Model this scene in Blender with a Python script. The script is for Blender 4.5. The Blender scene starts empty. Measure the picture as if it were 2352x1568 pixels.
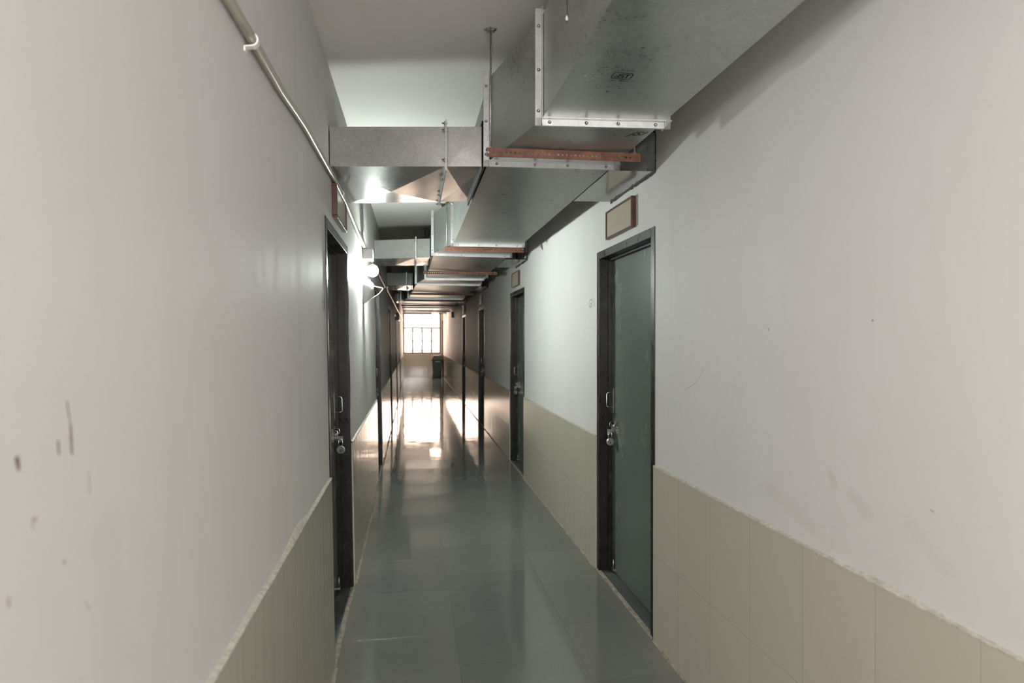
import bpy, math, random
from mathutils import Vector, Matrix
random.seed(7)
C = bpy.context.scene.collection
PI = math.pi
HC = 1.558                       # eye height above the floor
CEIL = HC + 1.39
XR = 1.234                       # right wall face
DOOR_Y = [2.898, 6.53, 10.24, 13.98, 17.70]
DW, DH, DEP = .975, 2.14, .13    # door opening
END, BACK = 24.5, -1.75
def wl(z): return -(.372 + .017 * z)      # left wall face leans slightly out with height

# ------------------------------------------------------------------ materials
def nt(name):
    m = bpy.data.materials.new(name); m.use_nodes = True
    n = m.node_tree; b = n.nodes['Principled BSDF']
    return m, n, b
def node(n, t, **kw):
    x = n.nodes.new(t)
    for k, v in kw.items(): setattr(x, k, v)
    return x
def val(n, x, k, v):
    if hasattr(v, 'is_output') or hasattr(v, 'links'): n.links.new(v, x.inputs[k])
    else: x.inputs[k].default_value = v
def mth(n, op, a, b=None, c=None, clamp=False):
    x = node(n, 'ShaderNodeMath', operation=op); x.use_clamp = clamp
    val(n, x, 0, a)
    if b is not None: val(n, x, 1, b)
    if c is not None: val(n, x, 2, c)
    return x.outputs[0]
def coord(n): return node(n, 'ShaderNodeTexCoord').outputs['Object']
def mapping(n, vec, sc=(1,1,1), loc=(0,0,0), rot=(0,0,0)):
    x = node(n, 'ShaderNodeMapping'); n.links.new(vec, x.inputs[0])
    x.inputs['Scale'].default_value = sc; x.inputs['Location'].default_value = loc; x.inputs['Rotation'].default_value = rot
    return x.outputs[0]
def noise(n, vec, s, d=3, r=.55):
    x = node(n, 'ShaderNodeTexNoise'); n.links.new(vec, x.inputs['Vector'])
    x.inputs['Scale'].default_value = s; x.inputs['Detail'].default_value = d; x.inputs['Roughness'].default_value = r
    return x.outputs['Fac']
def ramp(n, fac, stops):
    x = node(n, 'ShaderNodeValToRGB'); n.links.new(fac, x.inputs[0])
    el = x.color_ramp.elements
    while len(el) < len(stops): el.new(.5)
    for e, (p, c) in zip(el, stops):
        e.position = p; e.color = (c[0], c[1], c[2], 1) if isinstance(c, tuple) else (c, c, c, 1)
    return x.outputs[0]
def mix(n, fac, a, b, blend='MIX'):
    x = node(n, 'ShaderNodeMix', data_type='RGBA', blend_type=blend)
    for k, v in ((0, fac), (6, a), (7, b)):
        if isinstance(v, tuple): v = (*v, 1) if len(v) == 3 else v
        if hasattr(v, 'is_output'): n.links.new(v, x.inputs[k])
        else: x.inputs[k].default_value = v
    return x.outputs[2]
def bump(n, b, h, s, dist=.01):
    x = node(n, 'ShaderNodeBump'); x.inputs['Strength'].default_value = s; x.inputs['Distance'].default_value = dist
    n.links.new(h, x.inputs['Height']); n.links.new(x.outputs[0], b.inputs['Normal'])
def plain(name, col, rough=.5, metal=0, noise_amt=.08, scale=12, coat=0, spec=.5, nz_rough=.0):
    m, n, b = nt(name); v = coord(n)
    f = noise(n, v, scale)
    lo = tuple(c * (1 - noise_amt) for c in col); hi = tuple(min(1, c * (1 + noise_amt)) for c in col)
    n.links.new(ramp(n, f, [(.3, lo), (.7, hi)]), b.inputs['Base Color'])
    b.inputs['Metallic'].default_value = metal
    b.inputs['Specular IOR Level'].default_value = spec
    b.inputs['Coat Weight'].default_value = coat
    b.inputs['Roughness'].default_value = rough
    if nz_rough:
        n.links.new(ramp(n, noise(n, v, scale * .6, 4), [(.3, rough - nz_rough), (.7, rough + nz_rough)]), b.inputs['Roughness'])
    return m

def wall_paint(name, marks=()):
    """matt-satin white distemper with faint tonal patches; marks = (y0,z0,y1,z1,radius,colour,strength)"""
    m, n, b = nt(name); v = coord(n)
    big = noise(n, v, 1.3, 4, .6); streak = noise(n, mapping(n, v, (1, 5, .7)), 2.2, 4, .6)
    col = mix(n, ramp(n, big, [(.35, 0.), (.65, 1.)]), (.635, .618, .605), (.655, .65, .64))
    col = mix(n, ramp(n, streak, [(.5, 0.), (.8, .5)]), col, (.61, .60, .58))
    sep = node(n, 'ShaderNodeSeparateXYZ'); n.links.new(v, sep.inputs[0])
    wob = noise(n, v, 30, 3); wob2 = mth(n, 'MULTIPLY_ADD', wob, .02, -.01)
    for (y0, z0, y1, z1, r, c, st) in marks:
        # distance to a segment in the wall plane
        dy, dz = y1 - y0, z1 - z0; L2 = max(dy * dy + dz * dz, 1e-8)
        py = mth(n, 'SUBTRACT', sep.outputs[1], y0); pz = mth(n, 'SUBTRACT', sep.outputs[2], z0)
        t = mth(n, 'MULTIPLY_ADD', py, dy / L2, mth(n, 'MULTIPLY', pz, dz / L2), clamp=True)
        ey = mth(n, 'SUBTRACT', py, mth(n, 'MULTIPLY', t, dy)); ez = mth(n, 'SUBTRACT', pz, mth(n, 'MULTIPLY', t, dz))
        d = mth(n, 'SQRT', mth(n, 'ADD', mth(n, 'MULTIPLY', ey, ey), mth(n, 'MULTIPLY', ez, ez)))
        d = mth(n, 'ADD', d, mth(n, 'MULTIPLY', wob2, r * 60))
        mr = node(n, 'ShaderNodeMapRange'); n.links.new(d, mr.inputs[0])
        mr.inputs[1].default_value = r; mr.inputs[2].default_value = r * .45; mr.inputs[3].default_value = 0; mr.inputs[4].default_value = st
        col = mix(n, mr.outputs[0], col, c)
    n.links.new(col, b.inputs['Base Color'])
    n.links.new(ramp(n, streak, [(.3, .55), (.7, .66)]), b.inputs['Roughness'])
    b.inputs['Specular IOR Level'].default_value = .25
    bump(n, b, mth(n, 'ADD', noise(n, v, 9, 5), mth(n, 'MULTIPLY', noise(n, mapping(n, v, (1, 3, .5)), 6, 3), .7)), .05, .012)
    return m
BR = (.16, .085, .05); PN = (.36, .25, .24)
L_MARKS = [(.677,1.436,.679,1.426,.0042,(.13,.06,.03),1.0), (.748,1.441,.749,1.428,.0032,(.16,.10,.08),.8),
    (.767,1.484,.7735,1.455,.0022,BR,.75), (.7735,1.455,.7745,1.424,.0034,BR,.8), (.811,1.392,.812,1.366,.0025,PN,.5),
    (.700,1.368,.705,1.366,.003,PN,.65), (.700,1.366,.7,1.358,.0025,PN,.5),
    (.755,1.303,.7552,1.301,.003,(.25,.2,.2),.7), (.659,1.302,.660,1.295,.0034,PN,.75), (.796,1.238,.805,1.226,.0022,PN,.45),
    (2.39,1.155,2.391,1.148,.003,(.2,.2,.2),.7),
    (.85,1.30,.86,1.12,.05,(.56,.54,.52),.28), (.72,1.34,.73,1.24,.03,(.6,.6,.58),.3)]
R_MARKS = [(2.386,1.434,2.397,1.405,.0012,(.25,.22,.2),.8), (2.397,1.405,2.47,1.355,.0012,(.25,.22,.2),.8), (2.47,1.355,2.56,1.324,.0012,(.25,.22,.2),.7),
    (1.912,1.594,1.906,1.589,.0028,(.2,.16,.15),.8), (1.431,1.609,1.431,1.607,.0035,(.16,.12,.11),.8), (1.245,1.145,1.237,1.142,.003,(.3,.2,.19),.6),
    (1.59,1.15,1.58,1.13,.022,(.56,.55,.50),.7), (1.50,1.11,1.45,1.075,.03,(.58,.57,.53),.5),
    (1.9,1.03,1.6,.95,.03,(.58,.57,.54),.4), (1.3,1.08,1.2,1.02,.03,(.6,.56,.5),.35)]

def tile_mat(name, off_y):
    m, n, b = nt(name); v = coord(n)
    sep = node(n, 'ShaderNodeSeparateXYZ'); n.links.new(v, sep.inputs[0])
    cb = node(n, 'ShaderNodeCombineXYZ')
    n.links.new(mth(n, 'SUBTRACT', sep.outputs[1], off_y - 30), cb.inputs[0]); n.links.new(mth(n, 'ADD', sep.outputs[2], .0), cb.inputs[1])
    br = node(n, 'ShaderNodeTexBrick'); n.links.new(cb.outputs[0], br.inputs['Vector'])
    b.inputs['IOR'].default_value = 1.6
    br.offset = 0; br.inputs['Scale'].default_value = 1; br.inputs['Mortar Size'].default_value = .0012; br.inputs['Mortar Smooth'].default_value = .3
    br.inputs['Brick Width'].default_value = .3; br.inputs['Row Height'].default_value = .45
    br.inputs['Color1'].default_value = (.515, .475, .385, 1); br.inputs['Color2'].default_value = (.495, .465, .375, 1); br.inputs['Mortar'].default_value = (.36, .32, .25, 1)
    n.links.new(mix(n, ramp(n, noise(n, v, 3, 4), [(.4, 0.), (.75, .4)]), br.outputs['Color'], (.47, .445, .35)), b.inputs['Base Color'])
    n.links.new(ramp(n, noise(n, v, 8, 3), [(.3, .05), (.7, .10)]), b.inputs['Roughness'])
    bump(n, b, mth(n, 'ADD', mth(n, 'MULTIPLY', noise(n, mapping(n, v, (1, 7, .4)), 3.5, 2), .9), mth(n, 'MULTIPLY', br.outputs['Fac'], -.4)), .3, .004)
    return m
def floor_mat():
    m, n, b = nt('polished_stone_slabs'); v = coord(n)
    sep = node(n, 'ShaderNodeSeparateXYZ'); n.links.new(v, sep.inputs[0])
    cb = node(n, 'ShaderNodeCombineXYZ')
    n.links.new(mth(n, 'ADD', sep.outputs[1], 20.19), cb.inputs[0]); n.links.new(mth(n, 'ADD', sep.outputs[0], .37 + 5.9), cb.inputs[1])
    br = node(n, 'ShaderNodeTexBrick'); n.links.new(cb.outputs[0], br.inputs['Vector'])
    b.inputs['IOR'].default_value = 1.62
    br.offset = .42; br.inputs['Scale'].default_value = 1; br.inputs['Mortar Size'].default_value = .0011; br.inputs['Mortar Smooth'].default_value = .4
    br.inputs['Brick Width'].default_value = .548; br.inputs['Row Height'].default_value = .59; br.inputs['Bias'].default_value = -.1
    br.inputs['Color1'].default_value = (.172, .180, .162, 1); br.inputs['Color2'].default_value = (.142, .152, .145, 1); br.inputs['Mortar'].default_value = (.10, .095, .08, 1)
    big = noise(n, v, 1.6, 5, .6)
    c = mix(n, ramp(n, big, [(.35, 0.), (.7, .5)]), br.outputs['Color'], (.15, .16, .15))
    c = mix(n, ramp(n, noise(n, mapping(n, v, (3, 1, 1)), 14, 6, .7), [(.5, 0.), (.8, .3)]), c, (.205, .2, .175))
    # dust worn in along both walls
    ex = mth(n, 'ABSOLUTE', mth(n, 'SUBTRACT', sep.outputs[0], (XR - .372) / 2))
    ex = mth(n, 'ADD', ex, mth(n, 'MULTIPLY_ADD', noise(n, v, 5, 4), .16, -.08))
    mr = node(n, 'ShaderNodeMapRange'); n.links.new(ex, mr.inputs[0]); mr.inputs[1].default_value = .66; mr.inputs[2].default_value = .86; mr.inputs[4].default_value = .55
    c = mix(n, mr.outputs[0], c, (.26, .225, .18))
    n.links.new(c, b.inputs['Base Color'])
    n.links.new(ramp(n, noise(n, mapping(n, v, (2, .6, 1)), 3, 5, .6), [(.25, .04), (.75, .10)]), b.inputs['Roughness'])
    bump(n, b, mth(n, 'ADD', noise(n, mapping(n, v, (1, .8, 1)), 3.5, 1), mth(n, 'MULTIPLY', br.outputs['Fac'], -.3)), .17, .008)
    return m
def galv(name, base=(.41, .43, .415), r0=.24, r1=.40):
    m, n, b = nt(name); v = coord(n)
    vo = node(n, 'ShaderNodeTexVoronoi'); n.links.new(v, vo.inputs['Vector']); vo.inputs['Scale'].default_value = 95
    sp = node(n, 'ShaderNodeSeparateColor'); n.links.new(vo.outputs['Color'], sp.inputs[0])
    big = noise(n, v, 2.6, 5, .62); fine = noise(n, mapping(n, v, (1, 1, 1)), 26, 5, .7)
    f = mth(n, 'ADD', mth(n, 'MULTIPLY', sp.outputs[0], .16), mth(n, 'ADD', mth(n, 'MULTIPLY', big, .55), mth(n, 'MULTIPLY', fine, .35)))
    k = lambda q: tuple(c * q for c in base)
    n.links.new(ramp(n, f, [(.28, k(.82)), (.52, k(1.0)), (.75, k(1.2))]), b.inputs['Base Color'])
    b.inputs['Metallic'].default_value = .8
    n.links.new(ramp(n, f, [(.3, r0), (.75, r1)]), b.inputs['Roughness'])
    bump(n, b, mth(n, 'ADD', noise(n, v, 5, 3), mth(n, 'MULTIPLY', fine, .05)), .3, .003)
    return m
def rust_mat():
    m, n, b = nt('rusty_red_oxide'); v = coord(n)
    f = noise(n, v, 22, 6, .7)
    n.links.new(ramp(n, f, [(.3, (.06, .022, .012)), (.55, (.15, .052, .023)), (.75, (.22, .09, .045))]), b.inputs['Base Color'])
    b.inputs['Roughness'].default_value = .55
    return m
def frame_mat():
    m, n, b = nt('black_enamel_frame'); v = coord(n)
    f = noise(n, mapping(n, v, (1, 1, .5)), 24, 6, .75)
    n.links.new(ramp(n, f, [(.35, (.011, .010, .011)), (.58, (.018, .016, .017)), (.74, (.075, .068, .066))]), b.inputs['Base Color'])
    n.links.new(ramp(n, f, [(.3, .22), (.7, .45)]), b.inputs['Roughness']); b.inputs['Specular IOR Level'].default_value = .3
    bump(n, b, f, .2, .003)
    return m
def leaf_mat():
    m, n, b = nt('green_grey_door_enamel'); v = coord(n)
    f = noise(n, mapping(n, v, (1, 1, .35)), 5, 5, .6)
    n.links.new(ramp(n, f, [(.3, (.115, .145, .128)), (.7, (.122, .154, .135))]), b.inputs['Base Color'])
    n.links.new(ramp(n, noise(n, mapping(n, v, (1, 1, .3)), 6, 3), [(.3, .22), (.75, .3)]), b.inputs['Roughness'])
    bump(n, b, noise(n, mapping(n, v, (1, 1, .4)), 6, 2), .04, .003)
    return m
def emit(name, col, st):
    m, n, b = nt(name)
    b.inputs['Base Color'].default_value = (.9, .9, .9, 1); b.inputs['Roughness'].default_value = .3
    b.inputs['Emission Color'].default_value = (*col, 1); b.inputs['Emission Strength'].default_value = st
    return m
def glass_mat():
    m, n, b = nt('dusty_window_glass')
    out = n.nodes['Material Output']
    tr = node(n, 'ShaderNodeBsdfTransparent'); tr.inputs[0].default_value = (.97, .97, .96, 1)
    gl = node(n, 'ShaderNodeBsdfGlossy'); gl.inputs['Roughness'].default_value = .08
    mx = node(n, 'ShaderNodeMixShader'); mx.inputs[0].default_value = .06
    n.links.new(tr.outputs[0], mx.inputs[1]); n.links.new(gl.outputs[0], mx.inputs[2]); n.links.new(mx.outputs[0], out.inputs[0])
    return m
M = dict(
    wall_l=wall_paint('white_paint_left', L_MARKS), wall_r=wall_paint('white_paint_right', R_MARKS), wall=wall_paint('white_paint'),
    ceil=plain('ceiling_paint', (.62, .605, .575), .75, noise_amt=.05, scale=1.5),
    tile_l=tile_mat('cream_wall_tiles_left', 2.906), tile_r=tile_mat('cream_wall_tiles_right', 2.606), floor=floor_mat(),
    bead=plain('rough_plaster', (.49, .46, .39), .85, noise_amt=.25, scale=60), grout=plain('grimy_grout', (.27, .235, .185), .8, noise_amt=.35, scale=25),
    galv=galv('galvanised_sheet'), galvb=galv('galvanised_sheet_pale', (.60, .60, .595), .13, .2), flange=galv('galvanised_angle', (.54, .55, .55), .36, .48),  # galvb: paler, glossier sheet for branches and stubs than the main duct
    rust=rust_mat(), frame=frame_mat(), leaf=leaf_mat(),
    steel=plain('polished_steel', (.72, .72, .71), .16, 1, .04), bolt=plain('zinc_bolt', (.42, .41, .39), .4, 1, .2, 80), rod=plain('dull_threaded_rod', (.38, .36, .32), .45, .9, .2, 90),
    stone=plain('dark_stone', (.085, .095, .09), .3, 0, .2, 9), conduit=plain('olive_pvc', (.36, .335, .255), .32, 0, .05, 6), clip=plain('white_pvc', (.78, .77, .74), .35, 0, .03),
    wood=plain('dark_brown_frame', (.075, .026, .017), .3, 0, .25, 14), panel=plain('cream_acrylic', (.52, .46, .36), .22, 0, .03, 5), ink=plain('black_ink', (.012, .012, .012), .6, 0, .1),
    pencil=plain('pencil', (.33, .32, .31), .7, 0, .2), gap=plain('dark_mastic', (.012, .012, .011), .8, 0, .2),
    bin=plain('dark_green_plastic', (.012, .035, .026), .35, 0, .1), binlabel=plain('faded_white_print', (.35, .37, .33), .5), brown=plain('brown_paint', (.16, .075, .04), .4, 0, .2),
    winframe=plain('brown_window_steel', (.20, .09, .05), .4, 0, .15), glass=glass_mat(), dark=plain('dark_box', (.02, .018, .016), .4),
    brass=plain('brass', (.55, .36, .12), .3, 1), copper=plain('red_lug', (.4, .1, .05), .4),
    bulb=emit('glowing_lamp', (.91, 1.0, .94), 1220), shade=plain('opal_plastic', (.85, .86, .84), .3), diffuser=emit('lit_diffuser', (1.0, .74, .56), 24), bulb_fill=emit('fill_lamp_glow', (1.0, .96, .94), 400), ivory=plain('ivory', (.72, .68, .58), .5))

# ------------------------------------------------------------------ mesh builder
class MB:
    def __init__(s, fn=None): s.v = []; s.f = []; s.sm = []; s.fn = fn
    def add(s, vs, fs, smooth=False):
        b = len(s.v); s.v += [tuple(map(float, p)) for p in vs]
        s.f += [tuple(b + i for i in f) for f in fs]; s.sm += [smooth] * len(fs); return s
    def box(s, a, b):
        x0, y0, z0 = [min(p, q) for p, q in zip(a, b)]; x1, y1, z1 = [max(p, q) for p, q in zip(a, b)]
        return s.add([(x0,y0,z0),(x1,y0,z0),(x1,y1,z0),(x0,y1,z0),(x0,y0,z1),(x1,y0,z1),(x1,y1,z1),(x0,y1,z1)],
                     [(0,3,2,1),(4,5,6,7),(0,1,5,4),(1,2,6,5),(2,3,7,6),(3,0,4,7)])
    def grid(s, p00, p10, p11, p01, nu, nv):
        p = [Vector(q) for q in (p00, p10, p11, p01)]; vs = []
        for j in range(nv + 1):
            for i in range(nu + 1):
                u, w = i / nu, j / nv
                vs.append(p[0]*(1-u)*(1-w) + p[1]*u*(1-w) + p[2]*u*w + p[3]*(1-u)*w)
        return s.add(vs, [(j*(nu+1)+i, j*(nu+1)+i+1, (j+1)*(nu+1)+i+1, (j+1)*(nu+1)+i) for j in range(nv) for i in range(nu)])
    def tube(s, pts, r, n=12, caps=True, close=False):
        P = [Vector(p) for p in pts]; R = r if isinstance(r, (list, tuple)) else [r] * len(P)
        vs = []; up = None; N = len(P)
        for i, p in enumerate(P):
            if close: d = P[(i+1) % N] - P[i-1]
            else: d = P[min(i+1, N-1)] - P[max(i-1, 0)]
            d.normalize()
            if up is None: up = Vector((0,0,1)) if abs(d.z) < .9 else Vector((0,1,0))
            a = d.cross(up).normalized(); up = a.cross(d).normalized()
            for k in range(n):
                t = 2*PI*k/n; vs.append(p + a*math.cos(t)*R[i] + up*math.sin(t)*R[i])
        seg = N if close else N-1
        fs = [(i*n+k, i*n+(k+1)%n, ((i+1)%N)*n+(k+1)%n, ((i+1)%N)*n+k) for i in range(seg) for k in range(n)]
        s.add(vs, fs, True)
        if caps and not close:
            b = len(s.v) - len(vs); s.f += [tuple(b+k for k in range(n))[::-1], tuple(b+(N-1)*n+k for k in range(n))]; s.sm += [False]*2
        return s
    def lathe(s, prof, origin, axis=(0,0,1), n=20):
        """prof: (radius, height) pairs along axis"""
        ax = Vector(axis).normalized(); q = ax.to_track_quat('Z', 'Y'); o = Vector(origin); vs = []
        for r, h in prof:
            for k in range(n):
                t = 2*PI*k/n; vs.append(o + q @ Vector((r*math.cos(t), r*math.sin(t), h)))
        fs = [(i*n+k, i*n+(k+1)%n, (i+1)*n+(k+1)%n, (i+1)*n+k) for i in range(len(prof)-1) for k in range(n)]
        s.add(vs, fs, True); b = len(s.v) - len(vs)
        s.f += [tuple(b+k for k in range(n))[::-1], tuple(b+(len(prof)-1)*n+k for k in range(n))]; s.sm += [False]*2
        return s
    def prism(s, poly, a, b):
        """poly: list of 3-vectors; swept from offset a to offset b"""
        a, b = Vector(a), Vector(b); n = len(poly); P = [Vector(p) for p in poly]
        return s.add([p+a for p in P]+[p+b for p in P], [tuple(range(n))[::-1], tuple(range(n, 2*n))]+[(i,(i+1)%n,n+(i+1)%n,n+i) for i in range(n)])
    def build(s, name, m, parent=None, bev=0, loc=None):
        me = bpy.data.meshes.new(name)
        vs = [s.fn(*p) for p in s.v] if s.fn else s.v
        if loc: vs = [(p[0]-loc[0], p[1]-loc[1], p[2]-loc[2]) for p in vs]
        me.from_pydata(vs, [], s.f); me.update()
        import bmesh
        bm = bmesh.new(); bm.from_mesh(me); bmesh.ops.recalc_face_normals(bm, faces=bm.faces); bm.to_mesh(me); bm.free()
        for p, q in zip(me.polygons, s.sm): p.use_smooth = q
        me.materials.append(m); o = bpy.data.objects.new(name, me); C.objects.link(o)
        if parent: o.parent = parent
        if loc and not parent: o.location = loc
        if bev:
            bv = o.modifiers.new('edge', 'BEVEL'); bv.width = bev; bv.segments = 2; bv.limit_method = 'ANGLE'
        return o
def tag(o, label=None, cat=None, group=None, kind=None):
    if label: o['label'] = label
    if cat: o['category'] = cat
    if group: o['group'] = group
    if kind: o['kind'] = kind
    return o
def empty(name, loc, label, cat, group=None, kind=None):
    o = bpy.data.objects.new(name, None); C.objects.link(o); o.location = loc; o.empty_display_size = .1
    return tag(o, label, cat, group, kind)
def copy_tree(o, parent=None):
    c = o.copy(); C.objects.link(c)
    if parent: c.parent = parent
    for ch in list(o.children): copy_tree(ch, c)
    return c
def text_mesh(txt, size, fn, name, m, parent, thick=0.0, shear=0):
    cu = bpy.data.curves.new(name, 'FONT'); cu.body = txt; cu.size = size; cu.align_x = 'CENTER'; cu.align_y = 'CENTER'; cu.shear = shear; cu.extrude = thick; cu.offset = size*.012
    t = bpy.data.objects.new(name, cu); C.objects.link(t)
    dg = bpy.context.evaluated_depsgraph_get(); me = bpy.data.meshes.new_from_object(t.evaluated_get(dg))
    bpy.data.objects.remove(t)
    for v in me.vertices: v.co = Vector(fn(*v.co))
    me.materials.clear(); me.materials.append(m)
    o = bpy.data.objects.new(name, me); C.objects.link(o)
    if parent: o.parent = parent
    return o

# ------------------------------------------------------------------ shell
def lean(x, y, z): return (x - .017 * z, y, z)          # left side parts follow the leaning wall
ST = 'structure'
def wall(name, side, mat, label):
    b = MB(lean if side < 0 else None)
    face = -.372 if side < 0 else XR
    d = lambda t: face + side * t
    b.box((d(DEP), BACK, 0), (d(.28), END, CEIL + .06))
    y = BACK
    for dy in DOOR_Y[:5 if side < 0 else 4]:
        b.box((d(0), y, 0), (d(DEP), dy, CEIL + .06)); b.box((d(0), dy, DH), (d(DEP), dy + DW, CEIL + .06)); y = dy + DW
    b.box((d(0), y, 0), (d(DEP), END, CEIL + .06))
    return tag(b.build(name, mat), label, 'wall', kind=ST)
wall('wall_left', -1, M['wall_l'], 'white painted wall with brown stains and a conduit along it')
wall('wall_right', 1, M['wall_r'], 'white painted wall carrying the ducts, with scuffs above the tiles')
W = .9                                                    # window geometry of the end wall
wx0, wx1, wz0, wz1 = -.385, 1.135, .955, 2.62
def end_wall(name, y0, y1, x0, x1, z0, z1, lab):
    b = MB(); L, R_, T = -.75, XR + .3, CEIL + .06
    b.box((L, y0, 0), (R_, y1, z0)); b.box((L, y0, z1), (R_, y1, T)); b.box((L, y0, z0), (x0, y1, z1)); b.box((x1, y0, z0), (R_, y1, z1))
    return tag(b.build(name, M['wall']), lab, 'wall', kind=ST)
end_wall('wall_back', END, END + .2, wx0, wx1, wz0, wz1, 'end wall of the corridor with a wide window')
bx0, bx1, bz0, bz1 = -.25, 1.1, .95, 2.45
end_wall('wall_front', BACK - .2, BACK, bx0, bx1, bz0, bz1, 'white wall closing the corridor behind the viewer')
b = MB(); b.box((-.75, BACK - .2, -.1), (XR + .3, END + .2, 0)); tag(b.build('floor', M['floor']), 'polished grey-green stone slab floor with window reflections', 'floor', kind=ST)
b = MB(); b.box((-.75, BACK - .2, CEIL), (XR + .3, END + .2, CEIL + .12)); tag(b.build('ceiling', M['ceil']), 'plain off-white painted ceiling', 'ceiling', kind=ST)

# tile dado, plaster bead on its top edge, grimy joint at its foot
def runs(side):
    r = []; y = BACK
    for dy in DOOR_Y[:5 if side < 0 else 4]: r.append((y, dy)); y = dy + DW
    r.append((y, END)); return r
T = 0
for side, mat in ((-1, M['tile_l']), (1, M['tile_r'])):
    face = -.372 if side < 0 else XR; fn = lean if side < 0 else None; word = 'left' if side < 0 else 'right'
    ins = -side
    b = MB(fn)
    for y0, y1 in runs(side): b.box((face, y0, 0), (face + ins * .011, y1, .9))
    T += 1; tag(b.build('trim_%d' % T, mat, bev=.0015), 'glossy cream tile dado on the %s wall' % word, 'wall tiles', kind=ST)
    b = MB(fn); rnd = random.Random(3 + side)
    for y0, y1 in runs(side):
        step = .01 if y0 < 4 else .08; n = max(2, int((y1 - y0) / step)); vs = []; h = .008; t = .013; jh = jt = 0
        for i in range(n + 1):
            y = y0 + (y1 - y0) * i / n
            if y < 4:
                big = max(0, math.sin(y * 7.3 + side) * math.sin(y * 3.1 + 1))
                jh += (rnd.uniform(-1, 1) - jh) * .16; jt += (rnd.uniform(-1, 1) - jt) * .12
                h = .006 + (.022 if side < 0 else .008) * big + .004 * jh; t = .0125 + .0022 * jt
            else: h = .007
            vs += [(face, y, .9 + h), (face + ins * .002, y, .9 + h * .93), (face + ins * t, y, .9 + .003), (face + ins * t, y, .8985), (face, y, .8985)]
        b.add(vs, [(i*5+k, i*5+k+1, (i+1)*5+k+1, (i+1)*5+k) for i in range(n) for k in range(4)])
    T += 1; tag(b.build('trim_%d' % T, M['bead']), 'chipped plaster edge above the %s tile dado' % word, 'trim', kind=ST)
    b = MB(fn)
    for y0, y1 in runs(side):
        n = max(2, int((y1 - y0) / .1)); vs = []
        for i in range(n + 1):
            y = y0 + (y1 - y0) * i / n; w = .020 + rnd.uniform(-.004, .005)
            vs += [(face + ins * .011, y, .008), (face + ins * w, y, .001), (face + ins*.011, y, .001)]
        b.add(vs, [(i*3+k, i*3+k+1, (i+1)*3+k+1, (i+1)*3+k) for i in range(n) for k in range(2)])
    tag(b.build('baseboard_' + word, M['grout']), 'grimy joint where the floor meets the %s tiles' % word, 'baseboard', kind=ST)
b = MB(); b.box((-.39, END - .012, 0), (XR, END, .945)); T += 1
tag(b.build('trim_%d' % T, M['tile_l']), 'cream tiles under the end window', 'wall tiles', kind=ST)
b = MB(); b.tube([(XR - .022, END - .05, .0), (XR - .022, END - .05, 2.3)], .022)
tag(b.build('drain_pipe', M['brown']), 'thin brown upright pipe in the corner beside the green bin', 'pipe')

# ------------------------------------------------------------------ windows
def window(name, x0, x1, z0, z1, y, nm, lab, sgn):
    t = empty(name, ((x0+x1)/2, y, z0), lab, 'window', kind=ST); loc = ((x0+x1)/2, y, z0)
    def part(nm_, b, m): return b.build(nm_, m, t, loc=loc)
    f = MB(); w = .05; zt = z0 + 1.05
    f.box((x0, y-.02, z0), (x1, y+.02, z0+w)); f.box((x0, y-.02, z1-w), (x1, y+.02, z1)); f.box((x0, y-.02, z0), (x0+w, y+.02, z1)); f.box((x1-w, y-.02, z0), (x1, y+.02, z1))
    part('window_frame', f, M['winframe'])
    tb = MB(); tb.box((x0+w, y-.018, zt-.022), (x1-w, y+.018, zt+.022)); part('transom', tb, M['winframe'])
    for k in range(1, nm):
        xx = x0 + (x1 - x0) * k / nm
        mb = MB(); mb.box((xx-.024, y-.017, z0+w), (xx+.024, y+.017, zt-.014))
        for zz in (z0+.13, (z0+zt)/2, zt-.12): mb.box((xx-.036, y-.02, zz-.035), (xx+.036, y+.02, zz+.025))
        part('mullion', mb, M['winframe'])
    xx = (x0+x1)/2; mb = MB(); mb.box((xx-.012, y-.017, zt+.014), (xx+.012, y+.017, z1-w)); part('mullion', mb, M['winframe'])
    g = MB(); g.box((x0+w, y-.003, z0+w), (x1-w, y+.003, z1-w)); part('pane', g, M['glass'])
    return t
window('window_1', wx0, wx1, wz0, wz1, END + .05, 4, 'bright steel framed window at the far end of the corridor', 1)
window('fill_window', bx0, bx1, bz0, bz1, BACK - .08, 2, 'unseen window added behind the viewer for fill light', -1)  # unseen opening, added so fill light can enter from behind the camera

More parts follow.
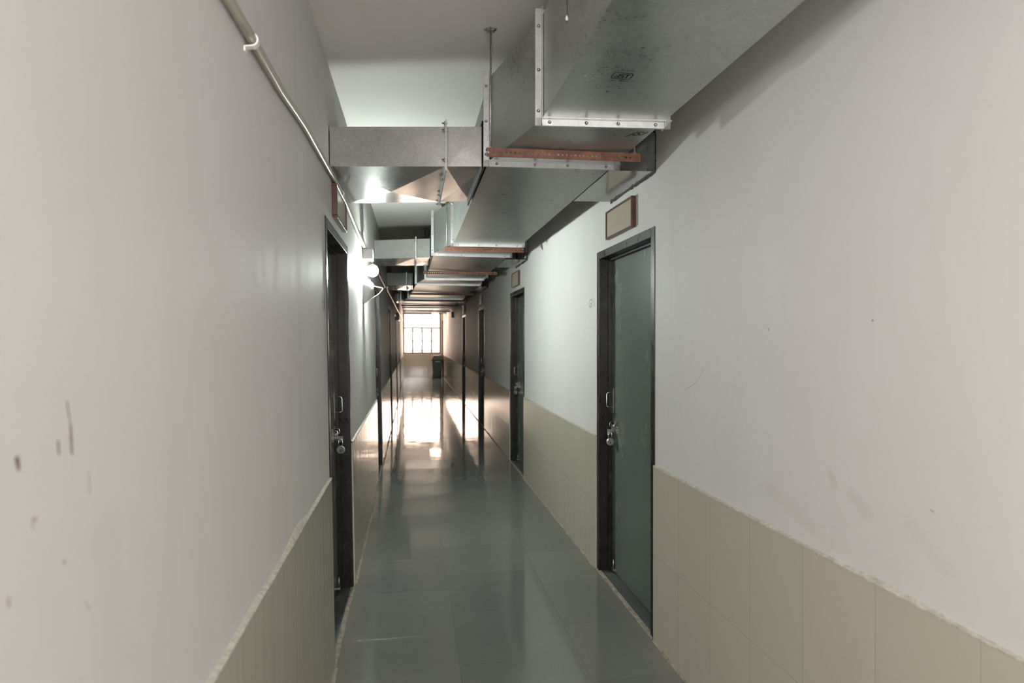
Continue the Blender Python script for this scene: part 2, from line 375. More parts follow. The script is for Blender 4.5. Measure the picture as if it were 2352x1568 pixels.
# ------------------------------------------------------------------ doors
def door(side):
    face = -.372 if side < 0 else XR
    def fn(u, v, z):                        # u along the corridor, v out of the wall
        x = (XR - v) if side > 0 else (-.372 + v - .017 * z)
        return (x - face, u, z)
    t = empty('door_1', (face, 0, 0), 'x', 'door', kind=ST)
    f = MB(fn); fw = .05; v0, v1 = -.128, .004
    for a, c in ((0, fw), (DW-fw, DW)): f.box((a, v0, 0), (c, v1, DH))
    f.box((fw, v0, DH-fw), (DW-fw, v1, DH))
    for a, c in ((fw, fw+.013), (DW-fw-.013, DW-fw)): f.box((a, v0, 0), (c, -.060, DH-fw))
    f.box((fw, v0, DH-fw-.013), (DW-fw, -.060, DH-fw))
    f.build('door_frame', M['frame'], t, bev=.0025)
    l = MB(fn); l.box((fw+.013, -.122, .012), (DW-fw-.013, -.086, DH-fw-.013))
    lf = l.build('door_leaf', M['leaf'], t, bev=.002)
    s = MB(fn); s.box((fw, -.128, 0), (DW-fw, -.012, .006)); s.build('threshold', M['stone'], t)
    s = MB(fn); n = 24; vs = []
    rnd = random.Random(5)
    for i in range(n+1):
        u = fw*.2 + (DW-fw*.4)*i/n; w = .006 + rnd.uniform(-.003, .003)
        vs += [(u, -.012, .0065), (u, .002+w, .0065), (u, .006+w, .0005)]
    s.add(vs, [(i*3+k, i*3+k+1, (i+1)*3+k+1, (i+1)*3+k) for i in range(n) for k in range(2)]); s.build('threshold_strip', M['grout'], t)
    # pull handle
    L = -.086; hu = .897
    h = MB(fn); h.box((hu-.009, L, 1.065), (hu+.009, L+.003, 1.228)); pl = h.build('handle_plate', M['steel'], lf, bev=.001)
    h = MB(fn); h.tube([(hu, L, 1.105), (hu, L+.034, 1.105), (hu, L+.042, 1.108), (hu, L+.046, 1.117), (hu, L+.046, 1.188), (hu, L+.042, 1.197), (hu, L+.034, 1.200), (hu, L, 1.200)], .0042, 10)
    h.build('pull_handle', M['steel'], lf)
    # sliding bolt with brackets and hasp
    h = MB(fn); h.tube([(.775, L+.018, .985), (.925, L+.020, .992)], .0062, 12); h.lathe([(.0062, 0), (.010, .003), (.010, .01), (.004, .014)], (.775, L+.018, .985), (-1, 0, 0), 12)
    h.build('bolt_rod', M['steel'], lf)
    for uu in (.80, .885):
        h = MB(fn); h.box((uu-.010, L, .962), (uu+.010, L+.003, 1.018)); h.tube([(uu, L, .972), (uu, L+.027, .976), (uu, L+.03, .989), (uu, L+.027, 1.002), (uu, L, 1.008)], .003, 8)
        h.build('bolt_bracket', M['steel'], lf)
    h = MB(fn); h.box((.868, L, .972), (.882, L+.008, .958)); h.build('lug', M['copper'], lf)
    h = MB(fn); h.box((.862, L+.022, .925), (.868, L+.052, .962)); h.box((.862, L, .94), (.868, L+.022, .985)); h.tube([(.865, L+.012, .935), (.865, L+.045, .933)], .003, 8)
    h.build('hasp', M['steel'], lf, bev=.001)
    h = MB(fn); h.lathe([(.006, 0), (.006, .003), (.003, .004)], (.80, L, .94), (0, 1, 0), 12); h.build('keyhole', M['brass'], lf)
    h = MB(fn); h.box((.84, L, .028), (.875, L+.02, .04)); h.tube([(.857, L+.012, .034), (.857, L+.012, .10)], .005, 8); h.build('floor_bolt', M['bolt'], lf)
    h = MB(fn); h.lathe([(.008, 0), (.008, .012), (.004, .014)], (DW-.03, v1, .0), (0, 1, 0), 8)
    return t, fn, face
def padlock(side):
    face = -.372 if side < 0 else XR
    def fn(u, v, z): return ((-(v) if side > 0 else v - .017 * z), u, z)
    t = empty('padlock', (face, 0, 0), 'x', 'padlock', 'padlocks on the corridor doors')
    u, v, z = .850, -.048, .882
    h = MB(fn); h.lathe([(.022, 0), (.026, .002), (.027, .006), (.027, .018), (.026, .022), (.022, .024)], (u-.012, v, z), (1, 0, 0), 26); h.build('padlock_body', M['steel'], t)
    pts = [(u, v-.012, z+.022), (u, v-.012, z+.05)] + [(u+.003, v+math.cos(a)*.012*-1, z+.05+math.sin(a)*.012) for a in [PI*k/8 for k in range(1, 8)]] + [(u, v+.012, z+.05), (u, v+.012, z+.022)]
    h = MB(fn); h.tube(pts, .0032, 8); h.build('shackle', M['steel'], t)
    h = MB(fn); h.box((u-.0135, v-.004, z-.012), (u-.0115, v+.004, z+.0)); h.build('keyway', M['dark'], t)
    return t
def sign(side):
    face = -.372 if side < 0 else XR
    def fn(u, v, z): return ((-(v) if side > 0 else v - .017 * z), u, z)
    t = empty('name_plate', (face, 0, 0), 'x', 'sign', 'blank sign boards over the doors')
    u0, u1, z0, z1, d = .268, .722, 2.185, 2.36, .028; w = .011
    h = MB(fn); h.box((u0, 0, z0), (u1, d, z0+w)); h.box((u0, 0, z1-w), (u1, d, z1)); h.box((u0, 0, z0+w), (u0+w, d, z1-w)); h.box((u1-w, 0, z0+w), (u1, d, z1-w))
    h.build('sign_frame', M['wood'], t, bev=.002)
    h = MB(fn); h.box((u0+w, .001, z0+w), (u1-w, d-.007, z1-w)); h.build('sign_panel', M['panel'], t)
    return t
NAMES = ['nearest', 'second', 'third', 'fourth', 'farthest']
protos = {}; dn = 0
for side, word in ((1, 'right'), (-1, 'left')):
    cnt = 4 if side > 0 else 5
    for i in range(cnt):
        if i == 0: d, _, _ = door(side); p = padlock(side); s = sign(side); protos[side] = (d, p, s)
        else: d, p, s = [copy_tree(q) if (q is not protos[side][2] or side > 0) else None for q in protos[side]]
        dn += 1; d.name = 'door_%d' % dn
        for q in (d, p, s):
            if q: q.location.y = DOOR_Y[i]
        nm = 'farthest' if (side > 0 and i == 3) else NAMES[i]
        d['label'] = '%s green door with black frame along the %s wall' % (nm, word)
        p['label'] = 'steel padlock hanging on the %s green door of the %s wall' % (nm, word)
        if s: s['label'] = 'blank cream board in brown frame above the %s door of the %s wall' % (nm, word)

# pencilled room marks beside the nearest doors
def writing(chars, pos, step, size, fn, lab):
    t = empty('wall_writing', pos, lab, 'writing')
    for i, ch in enumerate(chars): text_mesh(ch, size, lambda x, y, z, i=i: fn(x + (i - (len(chars)-1)/2)*step, y), 'character', M['pencil'], t)
writing('G11', (XR - .0008, 3.985, 1.805), .045, .085, lambda x, y: (0, -x, y), 'faint pencilled room mark on the right wall beyond the nearest door')
writing('61', (wl(1.72) + .0012, 2.825, 1.722), .05, .11, lambda x, y: (-.017 * y, x, y), 'faint pencilled 61 on the left wall before the nearest door')

# ------------------------------------------------------------------ ducts
DZ, DT = HC + .862, HC + 1.262       # underside and top of the main duct
BT = HC + 1.062                      # top of the branches
def quadx(b, p, depth=0.006):
    """cross-broken sheet panel: four triangles meeting at a slightly raised centre"""
    P = [Vector(q) for q in p]; c = sum(P, Vector()) / 4; nrm = (P[1]-P[0]).cross(P[3]-P[0]).normalized()
    b.add(P + [c + nrm * depth], [(0,1,4),(1,2,4),(2,3,4),(3,0,4)])
def duct_body(b, A, B, z0, z1, depth=.006):
    """A, B: ((xl, yl), (xr, yr)) plan positions of both ends"""
    (al, ar), (bl, br) = A, B
    V = lambda p, z: (p[0], p[1], z)
    quadx(b, [V(al,z0), V(bl,z0), V(br,z0), V(ar,z0)], depth)
    quadx(b, [V(al,z1), V(ar,z1), V(br,z1), V(bl,z1)], depth)
    quadx(b, [V(al,z0), V(al,z1), V(bl,z1), V(bl,z0)], depth)
    quadx(b, [V(ar,z0), V(br,z0), V(br,z1), V(ar,z1)], depth)
def ring(b, P, d, z0, z1, w, t, leg):
    """angle-section flange round the duct mouth P=(l,r); d = unit plan direction into the section"""
    l, r = Vector((*P[0], 0)), Vector((*P[1], 0)); ax = (r - l).normalized(); d = Vector((*d, 0))
    def bar(p, q, e):     # p, q ends of the bar on the duct edge, e = outward direction
        p, q = Vector(p), Vector(q)
        P4 = [p, p + e*w, p + e*w + d*t, p + e*t + d*t, p + e*t + d*leg, p + d*leg]
        b.prism(P4, (0,0,0), q - p)
    zu = Vector((0,0,1))
    bar(l + zu*(z0-w) , l + zu*(z1+.03), -ax); bar(r + zu*(z0-w), r + zu*(z1+.03), ax)
    bar(l - ax*w*.9 + zu*z0, r + ax*w + zu*z0, -zu); bar(l + zu*z1, r + zu*z1, zu)
def flange_bolts(parent, loc, P, d, z0, z1, w, zs, ts, mat):
    l, r = Vector((*P[0], 0)), Vector((*P[1], 0)); ax = (r - l).normalized(); d = Vector((*d, 0))
    spots = [l - ax*w*.55 + Vector((0,0,z)) for z in zs] + [l + (r-l)*q + Vector((0,0,z0 - w*.5)) for q in ts]
    for s_ in spots:
        h = MB(); h.lathe([(.0035, -.001), (.0075, 0), (.0075, .003), (.0052, .0032), (.0050, .009), (.002, .010)], s_ + d*.002, d, 6)
        h.build('bolt', mat, parent, loc=loc)
def section(name, lab, A, B, z0=DZ, z1=DT, cat='duct', near=True, mat=None, w=.027, group=None, flA=True, flB=True, bolts=True, gap=.0015):
    """A near end, B far end, each ((xl,yl),(xr,yr))"""
    c = ((A[0][0]+A[1][0])/2, A[0][1], z0)
    t = empty(name, c, lab, cat, group)
    b = MB(); duct_body(b, A, B, z0, z1); body = b.build('duct_body', mat or M['galv'], t, loc=c)
    def dirn(P, Q):
        v = Vector(((Q[0][0]+Q[1][0]-P[0][0]-P[1][0]), (Q[0][1]+Q[1][1]-P[0][1]-P[1][1]))); a = Vector((P[1][0]-P[0][0], P[1][1]-P[0][1])); nrm = Vector((-a.y, a.x)).normalized()
        return nrm if nrm.dot(v) > 0 else -nrm
    for on, P, Q in ((flA, A, B), (flB, B, A)):
        if not on: continue
        d = dirn(P, Q)
        b = MB(); ring(b, P, d, z0, z1, w, .003, .022); fl = b.build('flange', M['flange'], t, loc=c)
        if bolts and P is B:
            flange_bolts(fl, c, P, d, z0, z1, w, [z0+.03, z0+.19, z0+.36], [.06, .36, .62, .93], M['bolt'])
    return t, c
def pl(xl, yl, xr, yr): return ((xl, yl), (xr, yr))
G = 'galvanised duct sections along the corridor'
g = .002
A0 = pl(.501, BACK + .25, .985, BACK + .2)
A1a = pl(.501, 2.279, .985, 2.232)
s0, c0 = section('duct_section', 'nearest galvanised duct section with black stamped mark, straight, under the ceiling', A0, A1a, flA=False, group=G)
A1b = pl(.501, 2.284, .985, 2.237); A2a = pl(.366, 2.858, .985, 2.816)
s1, c1 = section('duct_section', 'widening duct section just behind the nearest straight one', A1b, A2a, group=G)
A2b = pl(.366, 2.863, .985, 2.821); A3a = pl(.366, 5.375, .985, 5.345)
s2, c2 = section('duct_section', 'long duct section joined by the nearest side branches', A2b, A3a, group=G)
A3b = pl(.366, 5.380, .985, 5.350); A4a = pl(.21, 6.02, .985, 6.04)
s3, _ = section('duct_section', 'widening duct section above the second pair of doors', A3b, A4a, group=G)
A4b = pl(.21, 6.025, .985, 6.045); A5a = pl(.19, 8.50, .985, 8.47)
s4, _ = section('duct_section', 'duct section carrying the second side branch from the viewer', A4b, A5a, group=G)
A5b = pl(.19, 8.505, .985, 8.475); A6a = pl(.06, 9.33, 1.05, 9.33)
s5, _ = section('duct_section', 'widening duct section before the third side branch', A5b, A6a, group=G)
A6b = pl(.06, 9.335, 1.05, 9.335); A7a = pl(-.08, 12.7, 1.06, 12.7)
s6, _ = section('duct_section', 'duct section carrying the third side branch from the viewer', A6b, A7a, group=G, bolts=False)
A7b = pl(-.08, 12.705, 1.06, 12.705); A8a = pl(-.25, 13.4, 1.06, 13.4)
s7, _ = section('duct_section', 'short flaring duct section where the duct nearly fills the corridor width', A7b, A8a, group=G, bolts=False)
A8b = pl(-.25, 13.405, 1.06, 13.405); A9a = pl(-.25, 16.4, 1.06, 16.4)
s8, _ = section('duct_section', 'wide duct section, last but one before the bright end window', A8b, A9a, group=G, bolts=False)
A9b = pl(-.25, 16.405, 1.06, 16.405); A10 = pl(-.25, 19.6, 1.06, 19.6)
s9, cc = section('duct_section', 'widest and last duct section, ending before the bright end window', A9b, A10, group=G, bolts=False)
b = MB(); b.box((-.25, 19.6, DZ), (1.06, 19.605, DT)); b.build('end_cap', M['galv'], s9, loc=cc)

# stamped certification marks on the underside
def stamp(parent, c, X, Y, sx, sy, A, B, partial=False):
    (al, ar), (bl, br) = A, B
    def F(x, y, zz=0):
        px, py = X + x*sx, Y - y*sy
        v = (py - al[1]) / (bl[1] - al[1]); x0 = al[0] + (bl[0]-al[0])*v; x1 = ar[0] + (br[0]-ar[0])*v; u = (px - x0) / (x1 - x0)
        sag = .006 * 2 * max(0, min(u, 1-u, v, 1-v))
        return (px - c[0], py - c[1], DZ - sag - .0006 - c[2])
    if not partial:
        n = 8; out, inn = [], []
        def rr(w, h, r):
            P = []
            for cx, cy, a0 in ((w-r, h-r, 0), (-w+r, h-r, 90), (-w+r, -h+r, 180), (w-r, -h+r, 270)):
                for k in range(n+1):
                    a = math.radians(a0 + 90*k/n); P.append((cx + r*math.cos(a), cy + r*math.sin(a)))
            return P
        o_, i_ = rr(.5, .36, .2), rr(.44, .29, .14); N = len(o_)
        b = MB(); b.add([F(*p) for p in o_] + [F(*p) for p in i_], [(k, (k+1) % N, N+(k+1) % N, N+k) for k in range(N)])
        def st(x0, y0, x1, y1): b.add([F(x0,y0), F(x1,y0), F(x1,y1), F(x0,y1)], [(0,1,2,3)])
        w = .075                                     # the interlocking letters
        st(-.37, -.22, -.12, -.22+w); st(-.37, -.22, -.37+w, -.10); st(-.20, -.22, -.20+w*1.2, .22)
        st(-.08, .22-w, .36, .22); st(-.08, -.02, -.08+w*1.2, .22); st(-.08, -.04, .12, -.04+w); st(.12-w*1.2, -.22, .12, .0); st(-.12, -.22, .12, -.22+w)
        st(.19, -.22, .19+w*1.2, .22); st(.36-w, .12, .36, .22)
        b.build('stamped_mark', M['ink'], parent)
        text_mesh('IS:277', .24, lambda x, y, zz: F(x*1.15+.06, y+.58), 'stamped_text', M['ink'], parent)
        text_mesh('CM/L-1880234', .17, lambda x, y, zz: F(x*.92+.02, y-.54), 'stamped_text', M['ink'], parent)
    else:
        text_mesh('JSI', .9, lambda x, y, zz: F(x, y*.8), 'stamped_mark', M['ink'], parent, shear=.5)
stamp(s0, c0, .677, 1.861, .070, .068, A0, A1a)
stamp(s1, c1, .925, 2.375, .07, .09, A1b, A2a, True)

# side branches
def branch(lab, y0l, y0r, y1l, y1r, xr_, xc, bolts=True):
    xl = wl(DZ) + .004
    def yy(x, a, b_): return a + (b_ - a) * (x - xl) / (xr_ - xl)
    t = empty('branch_duct', (xl, y0l, DZ), lab, 'duct', 'flat side branches crossing to the left wall'); c = (xl, y0l, DZ)
    b = MB(); z0, z1 = DZ + .001, BT
    for (xa, xb, dp) in ((xl, xc-.002, .010), (xc+.002, xr_, .003)):
        V = lambda x, far, z: (x, yy(x, y1l, y1r) if far else yy(x, y0l, y0r), z)
        quadx(b, [V(xa,0,z0), V(xa,1,z0), V(xb,1,z0), V(xb,0,z0)], dp*3.0); quadx(b, [V(xa,0,z1), V(xb,0,z1), V(xb,1,z1), V(xa,1,z1)], .004)
        quadx(b, [V(xa,0,z0), V(xb,0,z0), V(xb,0,z1), V(xa,0,z1)], .002); quadx(b, [V(xa,1,z0), V(xa,1,z1), V(xb,1,z1), V(xb,1,z0)], .002)
    b.build('duct_body', M['galvb'], t, loc=c)
    for xx, w in ((xc, .026), (xr_ - .012, .022)):
        for sx in (-1, 1):
            b = MB(); x0 = xx + sx*.001; x1 = xx + sx*.004
            ya, yb = yy(xx, y0l, y0r), yy(xx, y1l, y1r)
            b.box((x0, ya-w, z0-w), (x1, ya, z1+w)); b.box((x0, yb, z0-w), (x1, yb+w, z1+w)); b.box((x0, ya, z0-w), (x1, yb, z0)); b.box((x0, ya, z1), (x1, yb, z1+w))
            fl = b.build('flange', M['flange'] if xx == xc else M['gap'], t, loc=c)
        if xx == xc and bolts:
            for (yq, zq) in [(ya-w*.5, z1-.02), (ya-w*.5, z0+.03), (ya-w*.5, z1+.012), (ya+.2, z0-w*.5), (ya+.55, z0-w*.5), (yb+w*.4, z0-w*.5)]:
                h = MB(); h.lathe([(.0035, -.016), (.0035, -.006), (.008, -.006), (.008, 0), (.0035, 0), (.0035, .012)], (xx-.004, yq, zq), (1, 0, 0), 6); h.build('bolt', M['bolt'], t, loc=c)
    return t
def stub(lab, y0, y1, xa):
    t = empty('branch_stub', (xa, y0, DZ), lab, 'duct', 'short duct stubs entering the right wall'); c = (xa, y0, DZ)
    b = MB(); sk = lambda x: -.1 * (x - xa)
    x1 = XR - .001
    P = pl(xa, y0, x1, y0 + sk(x1)); Q = pl(xa, y1, x1, y1 + sk(x1)); duct_body(b, P, Q, DZ + .0005, BT, .003); b.build('duct_body', M['galvb'], t, loc=c)
    b = MB(); rnd = random.Random(int(y0*10)); n = 26; ya, yb = P[1][1], Q[1][1]; x = XR - .003
    def strip(p, q, ox, oz):
        vs = []
        for i in range(n+1):
            k = i/n; y = p[0] + (q[0]-p[0])*k; z = p[1] + (q[1]-p[1])*k; w = .010 + rnd.uniform(-.004, .006)
            vs += [(x, y, z), (x, y+ox*w, z+oz*w)]
        b.add(vs, [(i*2, i*2+1, i*2+3, i*2+2) for i in range(n)])
    strip((ya, DZ), (ya, BT), -1, 0); strip((ya-.01, DZ+.001), (yb+.01, DZ+.001), 0, -1); strip((ya, BT), (yb, BT), 0, 1); strip((yb, DZ), (yb, BT), 1, 0)
    b.build('mastic_joint', M['gap'], t, loc=c)
    return t
branch('nearest flat branch duct crossing from the main duct to the left wall', 3.085, 2.958, 3.905, 3.722, .356, .164)
branch('second branch duct, its face brightly lit by the wall lamp', 6.56, 6.34, 7.2, 7.03, .196, .034)
branch('third branch duct, beyond the wall lamp, in shade', 9.78, 9.72, 10.75, 10.68, -.004, -.10, False)
branch('fourth and farthest branch duct near the end window', 13.52, 13.5, 14.4, 14.38, -.262, -.32, False)
stub('nearest short duct stub entering the right wall, dark sealed edge', 2.92, 3.61, .994)
stub('second short duct stub entering the right wall', 6.36, 7.1, .994)
stub('third short duct stub entering the right wall in shade', 9.75, 10.6, 1.064)
stub('fourth short duct stub entering the right wall near the end', 13.5, 14.4, 1.07)

# trapeze hangers: slotted rusty angle on two threaded rods
def hanger(lab, xl, yl, xr_, yr_, rods, wid=.04, holes=True):
    t = empty('duct_hanger', (xl, yl, DZ), lab, 'hanger', 'rusty slotted angle hangers under the duct'); c = (xl, yl, DZ)
    b = MB(); n = 36; L = xr_ - xl; zt = DZ - .009; sk = (yr_ - yl) / L
    def P(s, y, z): return (xl + s*L, yl + s*L*sk + y, z)
    # vertical leg with punched holes
    def leg(fn2):
        if not holes:
            b.grid(fn2(0,0), fn2(1,0), fn2(1,1), fn2(0,1), 1, 1); return
        for i in range(n):
            a, e = i/n, (i+1)/n; m = (a+e)/2; hw = (.22 if i % 4 else .3)/n; h0, h1 = (.42, .60) if i % 2 else (.38, .62)
            q = [(a,0),(e,0),(e,1),(a,1)]; r = [(m-hw,h0),(m+hw,h0),(m+hw,h1),(m-hw,h1)]
            b.add([fn2(*p) for p in q+r], [(0,1,5,4),(1,2,6,5),(2,3,7,6),(3,0,4,7)])
    for off in (0, .003): leg(lambda s, h, off=off: P(s, off, zt - wid*h))
    for off in (0, -.003): leg(lambda s, h, off=off: P(s, wid*h, zt + off))
    for s in (0, 1):
        b.add([P(s,0,zt), P(s,wid,zt), P(s,wid,zt-.003), P(s,.003,zt-.003), P(s,.003,zt-wid), P(s,0,zt-wid)], [(0,1,2,3,4,5)])
    b.add([P(0,0,zt-wid), P(1,0,zt-wid), P(1,.003,zt-wid), P(0,.003,zt-wid)], [(0,1,2,3)])
    b.build('slotted_angle', M['rust'], t, loc=c)
    for x in rods:
        y = yl + (x - xl)*sk + .018
        h = MB(); h.tube([(x, y, zt-.035), (x, y, CEIL)], .0042, 8); rd = h.build('threaded_rod', M['rod'], t, loc=c)
        for zz in (zt, zt - .014):
            h = MB(); h.lathe([(.009, 0), (.009, .007)], (x, y, zz), (0,0,1), 6); h.build('nut', M['flange'], rd, loc=c)
        h = MB(); rnd = random.Random(int(x*100)); k = 14
        R_ = [.024 + rnd.uniform(-.007, .012) for _ in range(k)]
        h.add([(x+R_[i]*math.cos(2*PI*i/k), y+R_[i]*math.sin(2*PI*i/k)*.8, CEIL-.001) for i in range(k)] + [(x+.5*R_[i]*math.cos(2*PI*i/k), y+.5*R_[i]*math.sin(2*PI*i/k), CEIL-.009) for i in range(k)],
              [(i,(i+1)%k,k+(i+1)%k,k+i) for i in range(k)] + [tuple(range(k, 2*k))]); h.build('ceiling_anchor', M['rod'], rd, loc=c)
    return t
hanger('rusty orange slotted angle hanging under the nearest duct joint', .325, 2.63, 1.035, 2.60, (.346, 1.012))
hanger('second rusty slotted angle, just behind the long duct section joint', .295, 5.53, 1.035, 5.51, (.312, 1.02))
hanger('third rusty slotted angle, under the duct beyond the lamp', .13, 7.52, 1.06, 7.50, (.155, 1.03))
hanger('fourth rusty slotted angle in the shaded stretch of duct', -.06, 11.1, 1.12, 11.1, (-.035, 1.10), holes=False)
hanger('rusty slotted angle under the wide far duct, nearer than the last one', -.28, 15.0, 1.12, 15.0, (-.27, 1.10), holes=False)
hanger('rusty slotted angle under the flaring part of the duct', -.205, 13.05, 1.12, 13.05, (-.19, 1.10), holes=False)
hanger('last rusty slotted angle before the duct end', -.28, 18.0, 1.12, 18.0, (-.27, 1.10), holes=False)
# loose broken hanger wire beside the nearest duct
b = MB(); b.tube([(.475, 1.80, CEIL), (.473, 1.80, HC+1.12), (.476, 1.801, HC+1.03), (.474, 1.80, HC+.985)], .0016, 6)
t = empty('hanging_wire', (.475, 1.8, CEIL), 'thin dark wire hanging from the ceiling beside the nearest duct', 'wire'); b.build('wire', M['dark'], t, loc=(.475, 1.8, CEIL))
h = MB(); h.lathe([(.001, 0), (.005, .004), (.004, .012), (.001, .018)], (.474, 1.80, HC+.99), (0,0,1), 10); h.build('anchor_nut', M['ivory'], t, loc=(.475, 1.8, CEIL))

# ------------------------------------------------------------------ conduit on the left wall
off = .017
pts = [(-1.6,.72),(.2,.722),(1.24,.730),(1.9,.752),(2.3,.788),(3.1,.812),(3.5,.818),(4.1,.79),(4.8,.755),(5.4,.748),(7.0,.750),(8.7,.738),(8.9,.77),(9.3,.755),(13.6,.752),(16,.745),(19,.745),(24.4,.745)]
P3 = []
for y, z in pts:
    zz = HC + z + .004; P3.append((wl(zz) + off + (.022 if 8.8 < y < 9.1 else 0), y, zz))
b = MB(); b.tube(P3, .0125, 14)
tag(b.build('conduit_pipe', M['conduit']), 'olive PVC conduit running along the upper left wall', 'pipe')
def conduit_z(y):
    for (y0, z0), (y1, z1) in zip(pts, pts[1:]):
        if y0 <= y <= y1: return HC + z0 + (z1-z0)*(y-y0)/(y1-y0)
first = None
for i, (y, lab) in enumerate(((1.565, 'white saddle clip holding the conduit, nearest the viewer'), (3.45, 'white saddle clip on the conduit by the sign board'), (8.6, 'saddle clip on the conduit beyond the wall lamp'), (13.6, 'saddle clip on the far stretch of conduit'))):
    z = conduit_z(y); loc = (wl(z), y, z)
    if first is None:
        b = MB(); w = .009; r0, r1 = .0135, .0175; vs = []
        prof = [(0, -.030), (0, -.017)] + [(off + math.sin(a)*r0, -math.cos(a)*r0) for a in [PI*k/12 for k in range(13)]] + [(0, .017), (0, .030)]
        prof2 = [(.004, -.030), (.004, -.019)] + [(off + math.sin(a)*r1, -math.cos(a)*r1) for a in [PI*k/12 for k in range(13)]] + [(.004, .019), (.004, .030)]
        n = len(prof)
        for yy in (-w, w): vs += [(p[0], yy, p[1]) for p in prof] + [(p[0], yy, p[1]) for p in prof2]
        fs = []
        for k in range(n-1): fs += [(k, k+1, n+k+1, n+k), (2*n+k, 3*n+k, 3*n+k+1, 2*n+k+1), (n+k, n+k+1, 3*n+k+1, 3*n+k), (k, 2*n+k, 2*n+k+1, k+1)]
        fs += [(0, n, 3*n, 2*n), (n-1, 3*n-1, 4*n-1, 2*n-1)]
        b.add(vs, fs); first = o = b.build('conduit_clip', M['clip'])
    else: o = first.copy(); C.objects.link(o)
    o.location = loc; tag(o, lab, 'clip', 'saddle clips on the conduit')
# small dark boxes high on the walls
for nm, x, y, z, lab in (('junction_box', 0, 15.1, HC+.56, 'small dark box on the left wall below the conduit'), ('junction_box', 1, 18.3, HC+.74, 'small dark box on the right wall near the end window')):
    t = empty(nm, ((wl(z-.13) if not x else XR + .002), y, z), lab, 'box'); s = 1 if not x else -1
    h = MB(); h.box((0, -.10, -.09), (s*.07, .10, .09)); h.build('box_body', M['dark'], t, bev=.01)
    h = MB(); h.box((s*.07, -.08, -.07), (s*.076, .08, .07)); h.build('box_cover', M['dark'], t, bev=.003)

# ------------------------------------------------------------------ wall lamp
def wall_lamp(y, lab, mb='bulb', ms='shade'):
    z = HC + .565; X = wl(z)
    t = empty('wall_lamp', (X, y, z), lab, 'lamp', 'white wall lamps on the left wall')
    c = (0, 0, 0)
    h = MB(); h.box((0, -.06, .085), (.085, .06, .175)); h.build('junction_box', M['clip'], t, bev=.006)
    h = MB(); h.lathe([(.03, 0), (.03, .012), (.02, .02), (.02, .03), (.022, .034)], (0, 0, .0), (1, 0, 0), 18); h.build('lamp_holder', M['clip'], t)
    h = MB(); h.lathe([(.015, 0), (.02, .01), (.035, .025), (.047, .045), (.050, .06), (.046, .078), (.033, .094), (.014, .102), (.001, .104)], (.022, 0, .0), (1, 0, 0), 24); h.build('bulb', M[mb], t)
    h = MB(); h.lathe([(.015, 0), (.035, .004), (.052, .018), (.062, .045), (.060, .08), (.048, .12), (.028, .16), (.012, .185), (.001, .19)], (.035, .0, -.085), (-.12, .03, -1), 24); h.build('opal_shade', M[ms], t)
    h = MB(); h.tube([(.0, 0, -.10), (.04, 0, -.09), (.06, 0, -.08)], .007, 10); h.build('shade_bracket', M['clip'], t)
    h = MB(); h.tube([(.065, .01, -.12), (.08, .01, -.125), (.125, .02, -.135), (.155, .03, -.14), (.162, .03, -.147), (.155, .03, -.16), (.13, .02, -.19), (.085, .01, -.22), (.05, 0, -.245)], .0035, 8); h.build('loop_wire', M['clip'], t)
    return t
wall_lamp(5.05, 'glowing white wall lamp with wire loop below the conduit')
wall_lamp(-1.1, 'unseen fill lamp added on the left wall behind the viewer', 'bulb_fill', 'bulb_fill')  # added out of view to brighten the near corridor; its shade glows too

# round light at the far end, hanging under the ceiling
t = empty('ceiling_light', (.80, 21.5, CEIL), 'small round glowing ceiling light before the end window', 'lamp')
h = MB(); h.tube([(0, 0, 0), (0, 0, -.36)], .012, 8); h.build('stem', M['dark'], t)
h = MB(); h.lathe([(.03, -.36), (.24, -.40), (.25, -.42)], (0, 0, 0), (0, 0, 1), 24); h.build('rim', M['dark'], t)
h = MB(); h.lathe([(.20, -.42), (.18, -.46), (.10, -.485), (.001, -.49)], (0, 0, 0), (0, 0, 1), 24); h.build('diffuser', M['diffuser'], t)

# ------------------------------------------------------------------ bin
bx, by = .975, 24.1
t = empty('wheeled_bin', (bx, by, 0), 'dark green lidded waste bin in the corner under the end window', 'bin')
h = MB(); a, c_ = .155, .20
h.add([(-a,-a,.03),(a,-a,.03),(a,a,.03),(-a,a,.03),(-c_,-c_,.72),(c_,-c_,.72),(c_,c_,.72),(-c_,c_,.72)], [(0,3,2,1),(4,5,6,7),(0,1,5,4),(1,2,6,5),(2,3,7,6),(3,0,4,7)])
h.build('bin_body', M['bin'], t, bev=.02)
h = MB(); h.box((-.225,-.225,.70), (.225,.225,.76)); h.build('bin_rim', M['bin'], t, bev=.012)
h = MB(); h.add([(-.215,-.215,.76),(.215,-.215,.76),(.215,.215,.76),(-.215,.215,.76),(-.165,-.12,.90),(.165,-.12,.90),(.165,.15,.90),(-.165,.15,.90)], [(0,3,2,1),(4,5,6,7),(0,1,5,4),(1,2,6,5),(2,3,7,6),(3,0,4,7)])
h.build('lid', M['bin'], t, bev=.02)
h = MB(); h.box((-.10,-.204,.64), (.10,-.196,.675)); h.build('printed_band', M['binlabel'], t)
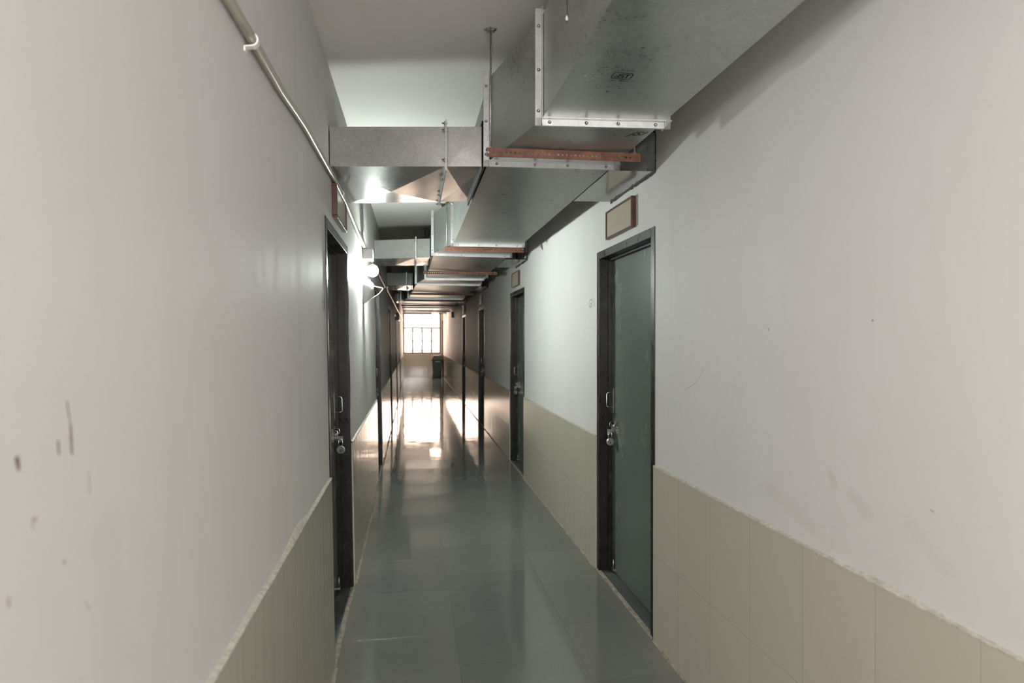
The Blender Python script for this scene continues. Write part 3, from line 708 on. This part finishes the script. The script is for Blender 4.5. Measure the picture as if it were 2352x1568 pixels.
for s in (-1, 1):
    h = MB(); h.lathe([(.06, 0), (.065, .01), (.065, .03), (.06, .04)], (s*.16 - .02, .17, .065), (1, 0, 0), 18); h.build('wheel', M['dark'], t)

# ------------------------------------------------------------------ light
def area(name, loc, rot, sx, sy, col, pw):
    l = bpy.data.lights.new(name, 'AREA'); l.shape = 'RECTANGLE'; l.size = sx; l.size_y = sy; l.color = col; l.energy = pw
    o = bpy.data.objects.new(name, l); C.objects.link(o); o.location = loc; o.rotation_euler = rot; return o
area('daylight_end_window', ((wx0+wx1)/2, END + .45, (wz0+wz1)/2), (PI/2, 0, PI), 2.4, 2.4, (1, .72, .54), 170).rotation_euler = (-PI/2, 0, 0)
area('fill_behind', ((bx0+bx1)/2, BACK - .45, (bz0+bz1)/2), (PI/2, 0, 0), 2.0, 2.0, (1, .95, .935), 180)  # added fill for the near walls, sent through the unseen rear window
w = bpy.data.worlds.new('sky'); bpy.context.scene.world = w; w.use_nodes = True
bg = w.node_tree.nodes['Background']; bg.inputs[0].default_value = (1, .93, .88, 1); bg.inputs[1].default_value = 2.5

# ------------------------------------------------------------------ camera
cd = bpy.data.cameras.new('camera'); cam = bpy.data.objects.new('camera', cd); C.objects.link(cam)
cd.sensor_width = 36; cd.lens = 1363 * 36 / 2352; cam.location = (0, 0, HC)
cam.rotation_euler = (PI/2 - math.atan(6/1363), 0, -math.atan(228/1363))
cd.clip_start = .02; cd.dof.use_dof = True; cd.dof.focus_distance = 3.0; cd.dof.aperture_fstop = 2.8
S = bpy.context.scene; S.camera = cam
S.view_settings.view_transform = 'Standard'; S.view_settings.look = 'None'; S.view_settings.exposure = .08; S.view_settings.gamma = 1; S.view_settings.use_curve_mapping = False
S.cycles.use_denoising = True; S.cycles.max_bounces = 6; S.cycles.diffuse_bounces = 4; S.cycles.glossy_bounces = 3; S.cycles.transparent_max_bounces = 12
S.cycles.sample_clamp_indirect = 6; S.cycles.use_adaptive_sampling = True; S.cycles.adaptive_threshold = .05; S.cycles.adaptive_min_samples = 24; S.cycles.use_light_tree = False; S.cycles.caustics_reflective = True; S.render.use_persistent_data = False; S.cycles.blur_glossy = .5
